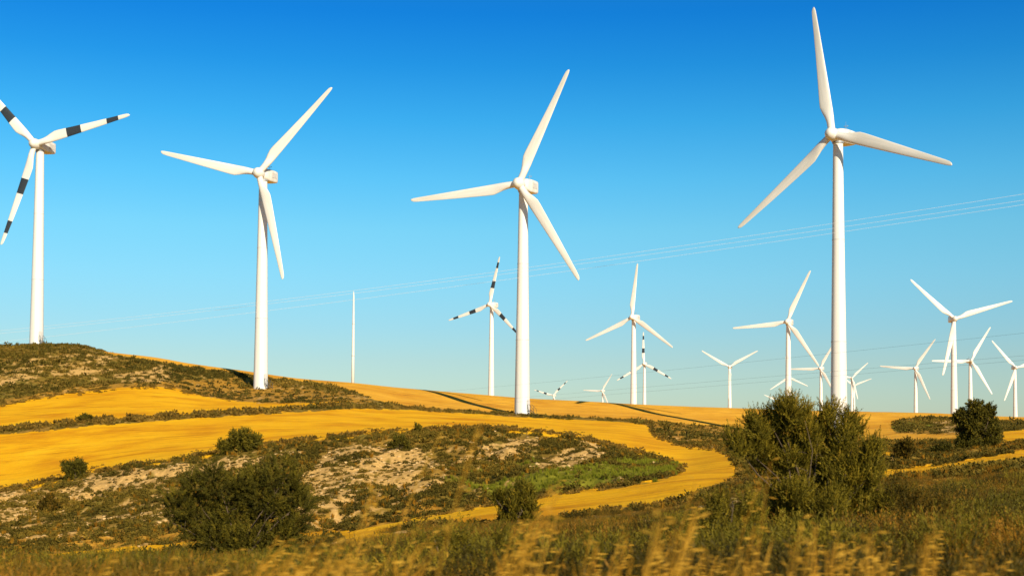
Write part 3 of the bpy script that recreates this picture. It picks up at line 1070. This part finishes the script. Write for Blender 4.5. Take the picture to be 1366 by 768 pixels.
vx, vy, vs = [], [], []
for pts, n, wdt, s0, s1 in (
        ([(0, 575), (120, 563.5), (200, 558.5), (300, 552.5), (380, 547), (460, 541)], 620, 1.5, 0.3, 0.95),
        ([(460, 541), (545, 544.5), (620, 549), (690, 553.5), (760, 557), (840, 561), (870, 564)], 700, 0.5, 0.2, 0.5),
        ([(0, 656), (60, 643), (100, 636), (150, 626), (200, 616), (290, 604), (360, 593), (400, 588), (450, 582), (520, 576), (600, 572), (650, 571), (700, 574), (760, 581), (800, 591), (850, 603), (905, 620)], 1100, 1.0, 0.2, 0.5),
        ([(0, 653), (60, 640), (150, 623), (290, 601), (400, 585), (520, 573), (650, 568), (760, 578), (850, 600), (915, 622)], 260, 2.6, 0.12, 0.3),
        ([(993, 640), (940, 660), (870, 676), (800, 684), (740, 692), (650, 700), (540, 703)], 420, 2.2, 0.12, 0.32),
        ([(911, 628), (830, 648), (740, 659), (640, 676), (540, 694)], 320, 1.6, 0.1, 0.28),
        ([(864, 567), (874, 581), (905, 593), (955, 598), (978, 610), (993, 640)], 260, 1.8, 0.15, 0.4),
        ([(0, 541), (100, 524), (215, 515), (262, 526), (345, 537), (460, 535)], 320, 1.6, 0.2, 0.5)):
    a, b_, c_ = verge(pts, n, wdt, s0, s1)
    vx.append(a)
    vy.append(b_)
    vs.append(c_)
vx, vy, vs = np.concatenate(vx), np.concatenate(vy), np.concatenate(vs)
scatter('verge_weeds', fdomes, vx, vy, vs, np.clip(RNG.normal(0.5, 0.25, len(vx)), 0, 1), M_VERGE, 'thin lines of brown weeds along the field edges', 'weeds')

# --- stones on the bare soil
ico = None
vv = np.array([(0, 0, 1), (1, 0, 0), (0, 1, 0), (-1, 0, 0), (0, -1, 0), (0, 0, -1)], float)


def proto_stone():
    n, m = 7, 4
    V, Q = [], []
    for a in range(m + 1):
        th = math.pi * a / m
        for b_ in range(n):
            r = RNG.uniform(0.7, 1.15)
            V.append((math.sin(th) * math.cos(2 * math.pi * b_ / n) * r, math.sin(th) * math.sin(2 * math.pi * b_ / n) * r * 0.8, math.cos(th) * 0.55 * RNG.uniform(0.8, 1.1)))
    for a in range(m):
        for b_ in range(n):
            Q.append((a * n + b_, a * n + (b_ + 1) % n, (a + 1) * n + (b_ + 1) % n, (a + 1) * n + b_))
    return np.array(V), np.array(Q), np.full(len(V), 0.5)


x, y, z = candidates(24000, 24, 170, -0.6)
w, d, b, g = zones(x, y, z)
k = (b > 0.5) & (w < 0.5)
scatter('stones', [proto_stone() for _ in range(5)], x[k], y[k], RNG.uniform(0.05, 0.2, k.sum()) ** 1.15 * 1.3, RNG.random(k.sum()), M_STONE, 'small pale limestone pieces lying on the bare soil', 'stones')

# --- roadside undergrowth
def room(x, y, lo=0.14):
    """Height the roadside plants reach: low by the left, taller on the bank at the right."""
    px, _ = project(x, y, ground_z(x, y))
    top = np.interp(px, [0, 440, 520, 640, 880, 1000, 1180, 1280, 1366], [742, 738, 712, 700, 684, 676, 648, 630, 620])
    return np.clip((580 - top) / F * y - ground_z(x, y), lo, 1.3)


shoots = [proto_shoots(n_, 11, 0.13, 0.017, s) for n_, s in ((34, 0.35), (26, 0.5), (40, 0.4), (30, 0.6), (22, 0.45))]
x, y, z = candidates(14300, 8.5, 64, -0.95)
w, d, b, g = zones(x, y, z)
dn = fbm(x * 0.35, y * 0.35, 61, 3)
k = (w < 0.5) & (b < 0.5) & (RNG.random(len(x)) < np.clip((dn - 0.36) * 4.0, 0.08, 1.0))
x, y, dn = x[k], y[k], dn[k]
x2, y2, z2 = candidates(8600, 32, 68, -0.5)
w, d, b, g = zones(x2, y2, z2)
k = (w < 0.5) & (b < 0.6)
x, y = np.concatenate([x, x2[k]]), np.concatenate([y, y2[k]])
dn = fbm(x * 0.35, y * 0.35, 61, 3)
sc_ = np.minimum(RNG.uniform(0.35, 0.85, len(x)) * np.clip(0.55 + dn * 0.8, 0.6, 1.15) * np.clip((70 - y) / 26, 0.5, 1), room(x, y, 0.3) * RNG.uniform(0.4, 1.2, len(x)))
rn = np.clip(fbm(x * 0.4, y * 0.4, 65, 3) * 2.8 - 0.92 + RNG.normal(0, 0.16, len(x)), 0, 1)
scatter('undergrowth', shoots, x, y, sc_, rn, M_UNDER, 'dense dark green and brown undergrowth along the roadside', 'undergrowth')
big = [proto_shoots(90, 14, 0.12, 0.016, s) for s in (0.4, 0.5, 0.45)]
x, y, z = candidates(1350, 14, 52, -0.7)
w, d, b, g = zones(x, y, z)
dn = fbm(x * 0.2, y * 0.2, 81, 3)
k = (w < 0.5) & (RNG.random(len(x)) < np.clip((dn - 0.38) * 5, 0.05, 0.9))
x, y = x[k], y[k]
scatter('undergrowth', big, x, y, np.minimum(RNG.uniform(0.55, 1.0, len(x)), room(x, y, 0.3) * RNG.uniform(0.9, 1.7, len(x))), np.clip(RNG.normal(0.36, 0.19, len(x)), 0, 1), M_ROSE, 'taller dark evergreen clumps scattered through the roadside undergrowth', 'undergrowth', zscale=RNG.uniform(0.7, 1.0, len(x)))
# dry tufts in it
tufts2 = [proto_tuft(26, 0.022, 0.5) for _ in range(5)]
x, y, z = candidates(12600, 7, 64, -0.8)
kk = fbm(x * 0.45, y * 0.45, 91, 3) > 0.47
x, y, z = x[kk], y[kk], z[kk]
w, d, b, g = zones(x, y, z)
k = (w < 0.5)
x, y = x[k], y[k]
scatter('dry_grass', tufts2, x, y, np.minimum(RNG.uniform(0.25, 0.6, len(x)), room(x, y) * RNG.uniform(0.8, 1.5, len(x))), np.clip(RNG.normal(0.22, 0.24, len(x)), 0, 1), M_DRY, 'straw coloured dry grass growing through the roadside undergrowth', 'grass')


# --- tall dry grass stalks with oat-like heads beside the road
def stalks():
    V, Q, Rr = [], [], []

    def add_quad(p, r):
        i = len(V)
        V.extend(p)
        Q.append((i, i + 1, i + 2, i + 3))
        Rr.extend([r] * 4)
    groups = []
    for px, spread, n, ptop, lean in (
            (60, 70, 14, 742, 0.40), (180, 70, 22, 738, 0.42), (290, 60, 40, 728, 0.45), (370, 50, 80, 712, 0.45), (430, 45, 80, 698, 0.42), (480, 30, 40, 690, 0.36),
            (500, 10, 14, 640, 0.22), (560, 16, 26, 690, 0.32), (600, 14, 5, 560, 0.25), (690, 16, 18, 680, 0.3), (712, 16, 30, 672, 0.25), (745, 14, 26, 635, 0.28), (795, 14, 18, 700, 0.2), (835, 14, 22, 690, 0.18),
            (880, 12, 20, 660, 0.14), (925, 16, 34, 650, 0.24), (950, 20, 30, 690, 0.25), (1005, 16, 24, 690, 0.15), (1085, 30, 44, 695, 0.1), (1125, 22, 36, 690, 0.1), (1170, 24, 30, 700, 0.08), (1235, 16, 30, 680, 0.06), (1290, 40, 34, 735, 0.1), (1345, 25, 20, 730, 0.1),
            (850, 300, 110, 738, 0.15), (1200, 150, 80, 740, 0.1), (640, 8, 4, 530, 0.3), (925, 6, 4, 590, 0.3), (1025, 10, 6, 600, 0.2)):
        for _ in range(int(n * (0.32 if px < 480 else 0.28) + 0.5)):
            Y = RNG.uniform(3.4, 7.5)
            qx = px + RNG.normal(0, spread * (0.6 if px < 480 else 0.42))
            top = ptop + abs(RNG.normal(0, 34)) + RNG.uniform(-5, 40)
            tp = P(qx, top, Y)
            ln = lean * RNG.uniform(0.5, 1.4)
            gx0 = tp.x
            gz = float(ground_z(tp.x, Y))
            h = tp.z - gz
            if h < 0.35:
                continue
            bx = gx0 - ln * h
            by = Y + RNG.uniform(-0.15, 0.15)
            gz = float(ground_z(bx, by))
            pts = []
            for s in np.linspace(0, 1, 6):
                pts.append(np.array([bx + (tp.x - bx) * s ** 1.6, by + (Y - by) * s, gz + (tp.z - gz) * (s - 0.06 * s * s) / 0.94]))
            r = RNG.random()
            wdt = RNG.uniform(0.0025, 0.0045)
            for a, b_ in zip(pts[:-1], pts[1:]):
                o = np.array([wdt / 2, 0, 0])
                add_quad([a - o, a + o, b_ + o, b_ - o], 0.3 + 0.5 * r)
            # head: drooping spikelets over the last 35 %
            dirv = pts[-1] - pts[-2]
            nh = RNG.integers(7, 14)
            for q in range(nh):
                s = q / nh
                p = pts[-1] - dirv * (1.9 * s)
                sd = RNG.choice([-1, 1])
                dd = np.array([sd * RNG.uniform(0.2, 1.0) + 0.5, RNG.uniform(-0.5, 0.5), RNG.uniform(-0.35, 0.7)])
                dd /= np.linalg.norm(dd)
                L = RNG.uniform(0.020, 0.042)
                ww = RNG.uniform(0.005, 0.009)
                sv = np.cross(dd, np.array([0.2, 1, 0.1]))
                sv = sv / np.linalg.norm(sv) * ww / 2
                st_ = p + dd * 0.012
                add_quad([st_, st_ + dd * L * 0.45 - sv, st_ + dd * L, st_ + dd * L * 0.45 + sv], 0.55 + 0.45 * RNG.random())
            # leaf blades
            for q in range(3):
                s = RNG.uniform(0.1, 0.6)
                p = pts[0] + (pts[-1] - pts[0]) * s
                dd = np.array([RNG.uniform(-0.7, 1.0), RNG.uniform(-0.6, 0.6), RNG.uniform(0.5, 1.2)])
                dd /= np.linalg.norm(dd)
                L = RNG.uniform(0.12, 0.3)
                sv = np.cross(dd, np.array([0, 1, 0.1]))
                sv = sv / np.linalg.norm(sv) * 0.0035
                add_quad([p - sv, p + dd * L * 0.5 - sv * 1.2, p + dd * L, p + dd * L * 0.5 + sv * 1.2], 0.2 + 0.5 * RNG.random())
    me = np_mesh('tall_dry_grass', np.array(V), np.array(Q), M_DRY, {'rnd': np.array(Rr)})
    tag(link('tall_dry_grass', me), 'tall golden dry grass with loose seed heads beside the road', 'grass', None, 'stuff')


stalks()


# --- individual bushes and trees
def hit(px, py):
    """Depth at which the sight line of a photo pixel meets the ground."""
    for yy in np.geomspace(20, 330, 900):
        x, y, z = at(px, py, yy)
        if float(z) <= float(ground_z(x, y)):
            return float(yy)
    return 300.0


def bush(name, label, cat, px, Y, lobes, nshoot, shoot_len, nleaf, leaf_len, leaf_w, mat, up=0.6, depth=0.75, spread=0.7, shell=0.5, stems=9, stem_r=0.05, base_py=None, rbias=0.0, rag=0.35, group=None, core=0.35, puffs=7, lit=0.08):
    """lobes: (photo x, photo y, radius in photo px[, depth offset m]) -> real ellipsoids around depth Y."""
    g0 = gpoint(px, Y)
    root = empty(name, g0, label, cat, group)
    mpp = Y / F / CP
    cs, rs = [], []
    for lb in lobes:
        c = P(lb[0], lb[1], Y + (lb[3] if len(lb) > 3 else RNG.uniform(-1, 1) * lb[2] * mpp * 0.7))
        cs.append(np.array(c))
        rs.append(lb[2] * mpp)
    cs, rs = np.array(cs), np.array(rs)
    main_c, main_r = cs, rs
    if puffs:
        j = np.repeat(np.arange(len(cs)), puffs)
        uu = unit(len(j))
        uu[:, 2] += 0.15
        rr_ = RNG.uniform(0.34, 0.56, len(j))
        cs = np.concatenate([cs, cs[j] + norm(uu) * (rs[j] * RNG.uniform(0.7, 1.0, len(j)))[:, None] * np.array([1, depth, 1])])
        rs = np.concatenate([rs * (0.6 if puffs > 4 else 0.82), rs[j] * rr_])
    pr = rs ** 2 / (rs ** 2).sum()
    i = RNG.choice(len(cs), nshoot, p=pr)
    u = unit(nshoot)
    rr = (shell + (1 - shell) * RNG.random(nshoot)) * (1 + (RNG.random(nshoot) - 0.6) * rag)
    inner = RNG.random(nshoot) < core * 0.5
    rr[inner] *= RNG.uniform(0.2, 0.8, inner.sum())
    org = cs[i] + u * (rs[i] * rr)[:, None] * np.array([1, depth, 1])
    gz = ground_z(org[:, 0], org[:, 1])
    keep = org[:, 2] > gz + 0.02
    org, u, i, rr = org[keep], u[keep], i[keep], rr[keep]
    d = norm(u * (1 - up) + np.array([0, 0, up]) + unit(len(u)) * 0.35)
    L = shoot_len * RNG.uniform(0.55, 1.3, len(u))
    V, Q, si = shoot_leaves(org - d * L[:, None] * 0.35, d, L, nleaf, leaf_len, leaf_w, spread)
    sr = np.clip(RNG.normal(0.42, 0.2, len(u)) + rbias + lit * (u[:, 2] - 0.2) + (fbm(org[:, 0] / rs.mean() * 1.5, org[:, 2] / rs.mean() * 1.5, 71, 2) - 0.5) * 0.5, 0, 1)  # lit: leaves coloured lighter towards the top, light from above painted in
    lr = np.repeat(RNG.random(len(Q)), 4)
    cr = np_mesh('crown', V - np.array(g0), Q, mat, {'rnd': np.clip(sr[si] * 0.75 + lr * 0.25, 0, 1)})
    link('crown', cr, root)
    # limbs
    mb = MB()
    bz = -0.15
    order = list(range(len(main_c)))
    cs, rs = main_c, main_r
    for k in range(stems):
        j = order[k % len(order)]
        tgt = Vector(cs[j]) + Vector(unit(1)[0]) * float(rs[j]) * 0.5
        t = tgt - g0
        if t.z < 0.2:
            t.z = 0.2
        b0 = Vector((RNG.uniform(-1, 1) * stem_r * 3, RNG.uniform(-1, 1) * stem_r * 3, bz))
        m1 = b0.lerp(t, 0.35) + Vector((RNG.normal(0, .06), RNG.normal(0, .06), 0.12 * t.z))
        m2 = b0.lerp(t, 0.7) + Vector((RNG.normal(0, .08), RNG.normal(0, .08), 0.08 * t.z))
        s = RNG.uniform(0.6, 1.0) * stem_r
        mb.tube([b0, m1, m2, t], [s, s * 0.75, s * 0.5, s * 0.22], 7)
        for q in range(3):
            a = m1.lerp(t, RNG.uniform(0.1, 0.9))
            e = a + Vector(unit(1)[0]) * float(rs[j]) * 0.7 + Vector((0, 0, 0.2 * float(rs[j])))
            if e.z > 0.1:
                mb.tube([a, a.lerp(e, 0.5) + Vector((0, 0, .03)), e], [s * 0.35, s * 0.25, s * 0.1], 5)
    link('trunk', mb.mesh('trunk', M_BARK, True), root)
    return root


# big upright evergreen bush in front of the tallest turbine
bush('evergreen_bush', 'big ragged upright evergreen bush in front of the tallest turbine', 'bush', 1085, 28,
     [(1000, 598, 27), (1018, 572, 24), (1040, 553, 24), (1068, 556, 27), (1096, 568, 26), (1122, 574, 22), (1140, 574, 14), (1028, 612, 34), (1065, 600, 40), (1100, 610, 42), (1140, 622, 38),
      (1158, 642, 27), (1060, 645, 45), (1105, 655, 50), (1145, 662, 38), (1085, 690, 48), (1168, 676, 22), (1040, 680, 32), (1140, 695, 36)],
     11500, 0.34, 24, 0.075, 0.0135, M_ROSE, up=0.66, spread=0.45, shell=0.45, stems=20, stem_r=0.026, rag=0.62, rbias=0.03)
# spreading pine bush at the left
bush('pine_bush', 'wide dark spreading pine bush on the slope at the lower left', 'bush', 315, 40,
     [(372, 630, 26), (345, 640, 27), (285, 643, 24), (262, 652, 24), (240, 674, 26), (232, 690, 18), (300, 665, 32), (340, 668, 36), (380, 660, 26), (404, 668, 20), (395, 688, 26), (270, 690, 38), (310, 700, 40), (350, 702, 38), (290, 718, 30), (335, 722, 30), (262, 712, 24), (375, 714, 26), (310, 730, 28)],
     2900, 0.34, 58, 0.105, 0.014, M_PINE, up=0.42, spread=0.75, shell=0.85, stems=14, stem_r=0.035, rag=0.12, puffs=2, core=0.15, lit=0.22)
bush('round_bush', 'rounded dark bush on the edge of the golden field above the pine bush', 'bush', 320, 121,
     [(306, 593, 12), (317, 586, 14), (330, 588, 14), (338, 594, 10), (320, 597, 12), (300, 597, 7)], 1300, 0.5, 14, 0.24, 0.07, M_PINE, up=0.4, spread=1.0, stems=6, stem_r=0.09, rag=0.3, rbias=0.12)
bush('small_round_bush', 'small dark twin-topped bush at the lower left field edge', 'bush', 98, 122,
     [(91, 620, 8), (103, 620, 8), (95, 627, 9), (108, 625, 7), (100, 630, 7), (94, 634, 6), (106, 633, 6)], 900, 0.42, 14, 0.22, 0.065, M_PINE, up=0.4, spread=1.0, stems=5, stem_r=0.07, rag=0.3)
bush('pine_tree', 'dense round dark pine tree on the right skyline below the turbines', 'tree', 1304, 122,
     [(1300, 550, 13), (1312, 554, 13), (1290, 560, 14), (1304, 565, 18), (1318, 566, 12), (1296, 578, 17), (1315, 580, 15), (1306, 590, 14), (1284, 572, 8), (1286, 592, 12), (1280, 597, 9), (1322, 590, 9), (1298, 598, 12), (1278, 602, 8), (1312, 600, 10)],
     4600, 0.44, 16, 0.26, 0.07, M_PINE, up=0.4, spread=1.0, stems=8, stem_r=0.13, rag=0.25)
bush('evergreen_shrub', 'compact dark shrub at the near edge of the golden track', 'shrub', 688, 58,
     [(697, 655, 11), (688, 663, 13), (703, 664, 12), (672, 668, 11), (662, 664, 6), (690, 678, 14), (708, 678, 11), (676, 680, 12), (690, 691, 13), (672, 690, 10), (707, 690, 10)], 1300, 0.42, 20, 0.14, 0.028, M_ROSE, up=0.6, spread=0.6, stems=8, stem_r=0.05, rag=0.4, rbias=-0.08)
bush('green_shrub', 'bright green pointed shrub between the evergreen bush and round pine', 'shrub', 1205, hit(1205, 612),
     [(1199, 601, 9), (1207, 598, 10), (1214, 603, 8), (1204, 606, 9)], 480, 0.5, 16, 0.24, 0.06, M_UNDER, up=0.75, spread=0.5, stems=6, stem_r=0.04, rbias=-0.05)
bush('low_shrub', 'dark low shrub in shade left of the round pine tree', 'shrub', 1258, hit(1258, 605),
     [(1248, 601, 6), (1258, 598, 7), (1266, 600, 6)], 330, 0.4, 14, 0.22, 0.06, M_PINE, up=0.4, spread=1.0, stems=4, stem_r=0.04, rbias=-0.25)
bush('hill_shrub', 'tiny upright shrub breaking the crest line of the scrub hill', 'shrub', 557, hit(557, 577),
     [(557, 570, 4), (557, 574, 5)], 120, 0.3, 12, 0.16, 0.05, M_ROSE, up=0.8, spread=0.5, stems=3, stem_r=0.03, rbias=-0.1)
bush('hill_shrub', 'dark green shrub just below the crest of the scrub hill', 'shrub', 532, hit(532, 600),
     [(527, 592, 7), (535, 590, 8), (541, 594, 6)], 380, 0.35, 14, 0.18, 0.055, M_PINE, up=0.5, spread=0.9, stems=4, stem_r=0.04, rbias=0.0)
bush('field_shrub', 'dark low shrub on the verge between the two left golden fields', 'shrub', 113, hit(113, 563.5),
     [(107, 559, 4), (113, 558.5, 5), (119, 559, 4)], 260, 0.5, 10, 0.3, 0.12, M_PINE, up=0.4, spread=1.0, stems=3, stem_r=0.05, rbias=-0.1)
bush('hill_shrub', 'small olive shrub on the pale slope at the far left', 'shrub', 64, hit(64, 683),
     [(58, 674, 7), (66, 671, 9), (73, 675, 7)], 380, 0.3, 14, 0.15, 0.05, M_UNDER, up=0.5, spread=0.8, stems=4, stem_r=0.03, rbias=0.05)
bush('roadside_shrub', 'leafy dark shrub in the foreground just left of the big evergreen bush', 'shrub', 965, 22,
     [(950, 690, 24), (975, 680, 26), (1000, 700, 28), (945, 720, 30), (980, 725, 34)], 900, 0.3, 22, 0.055, 0.012, M_ROSE, up=0.65, spread=0.6, stems=8, stem_r=0.03, rag=0.5)
bush('roadside_shrub', 'dark shrub at the bottom centre of the roadside', 'shrub', 610, 19,
     [(580, 735, 32), (620, 728, 36), (655, 738, 30), (600, 755, 34), (640, 760, 34)], 1000, 0.3, 22, 0.052, 0.012, M_ROSE, up=0.62, spread=0.6, stems=8, stem_r=0.03, rag=0.5, rbias=-0.05)
bush('roadside_shrub', 'tall leafy shrub in the undergrowth right of the big evergreen bush', 'shrub', 1225, 24,
     [(1205, 660, 24), (1232, 672, 26), (1250, 690, 24), (1215, 695, 30), (1240, 715, 30)], 850, 0.3, 22, 0.055, 0.012, M_UNDER, up=0.7, spread=0.55, stems=8, stem_r=0.03, rag=0.5)
bush('roadside_shrub', 'dark green shrub at the bottom edge under the big evergreen bush', 'shrub', 1080, 18,
     [(1040, 740, 30), (1075, 730, 34), (1110, 740, 34), (1060, 765, 34)], 850, 0.28, 22, 0.05, 0.012, M_ROSE, up=0.62, spread=0.6, stems=8, stem_r=0.03, rag=0.5, rbias=-0.08)

# ------------------------------------------------------------------ light and sky
SUN_EL, SUN_AZ = R(26), R(25)          # sun behind the camera's right shoulder
sv = Vector((math.sin(SUN_AZ) * math.cos(SUN_EL), -math.cos(SUN_AZ) * math.cos(SUN_EL), math.sin(SUN_EL)))
sl = bpy.data.lights.new('sun', 'SUN')
sl.energy = 5.0
sl.angle = R(0.53)
sl.color = (1.0, 0.90, 0.74)
so = bpy.data.objects.new('sun', sl)
so.rotation_euler = (-sv).to_track_quat('-Z', 'Y').to_euler()
so.location = (60, -80, 90)
COL.objects.link(so)

wd = bpy.data.worlds.new('World')
SC.world = wd
wd.use_nodes = True
nt = wd.node_tree
bg = nt.nodes['Background']
sky = nt.nodes.new('ShaderNodeTexSky')
sky.sky_type = 'NISHITA'
sky.sun_disc = False
sky.sun_elevation = SUN_EL
sky.sun_rotation = math.atan2(sv.x, sv.y)
sky.altitude = 300
sky.air_density = 1.0
sky.dust_density = 0.3
sky.ozone_density = 4.0
# the clear, deep evening blue of this sky: grade by height above the horizon; the unseen overhead is dimmed to deepen shadows
tc = nt.nodes.new('ShaderNodeTexCoord')
sx = nt.nodes.new('ShaderNodeSeparateXYZ')
nt.links.new(tc.outputs['Generated'], sx.inputs[0])
K = 0.7
gr = ramp(nt, [(p, [c * K for c in col]) for p, col in (
    (0.0, (0.70, 0.75, 0.71)), (0.055, (0.70, 0.80, 0.77)), (0.080, (0.65, 0.87, 0.87)), (0.115, (0.62, 1.0, 0.98)), (0.150, (0.56, 1.09, 1.05)),
    (0.186, (0.38, 1.08, 1.14)), (0.227, (0.19, 0.96, 1.17)), (0.265, (0.085, 0.79, 1.16)), (0.300, (0.04, 0.66, 1.17)), (0.42, (0.10, 0.55, 1.1)), (0.6, (0.40, 0.42, 0.43)), (1.0, (0.45, 0.38, 0.32)))], sx.outputs[2])
mul = mixc(nt, 1.0, sky.outputs[0], gr.outputs[0], 'MULTIPLY')
nt.links.new(mul, bg.inputs['Color'])
bg.inputs['Strength'].default_value = 0.08 / K

# ------------------------------------------------------------------ camera
cam = bpy.data.cameras.new('camera')
cam.sensor_width = 36.0
cam.lens = 36.0 * F / 1366.0
cam.shift_y = (CY - 384.0) / 1366.0
cam.clip_start = 0.1
cam.clip_end = 20000
cam.dof.use_dof = True
cam.dof.focus_distance = 160.0
cam.dof.aperture_fstop = 5.0
cam.dof.aperture_ratio = 0.38
co = bpy.data.objects.new('camera', cam)
co.location = (0, 0, 0)
co.rotation_euler = (Matrix.Rotation(math.pi / 2 + PITCH, 3, 'X') @ Matrix.Rotation(ROLL, 3, 'Z')).to_euler()
COL.objects.link(co)
SC.camera = co

vs = SC.view_settings
vs.view_transform = 'Standard'
vs.look = 'None'
vs.exposure = 0.5
vs.gamma = 1.0
vs.use_curve_mapping = False
SC.render.film_transparent = False
SC.cycles.max_bounces = 6
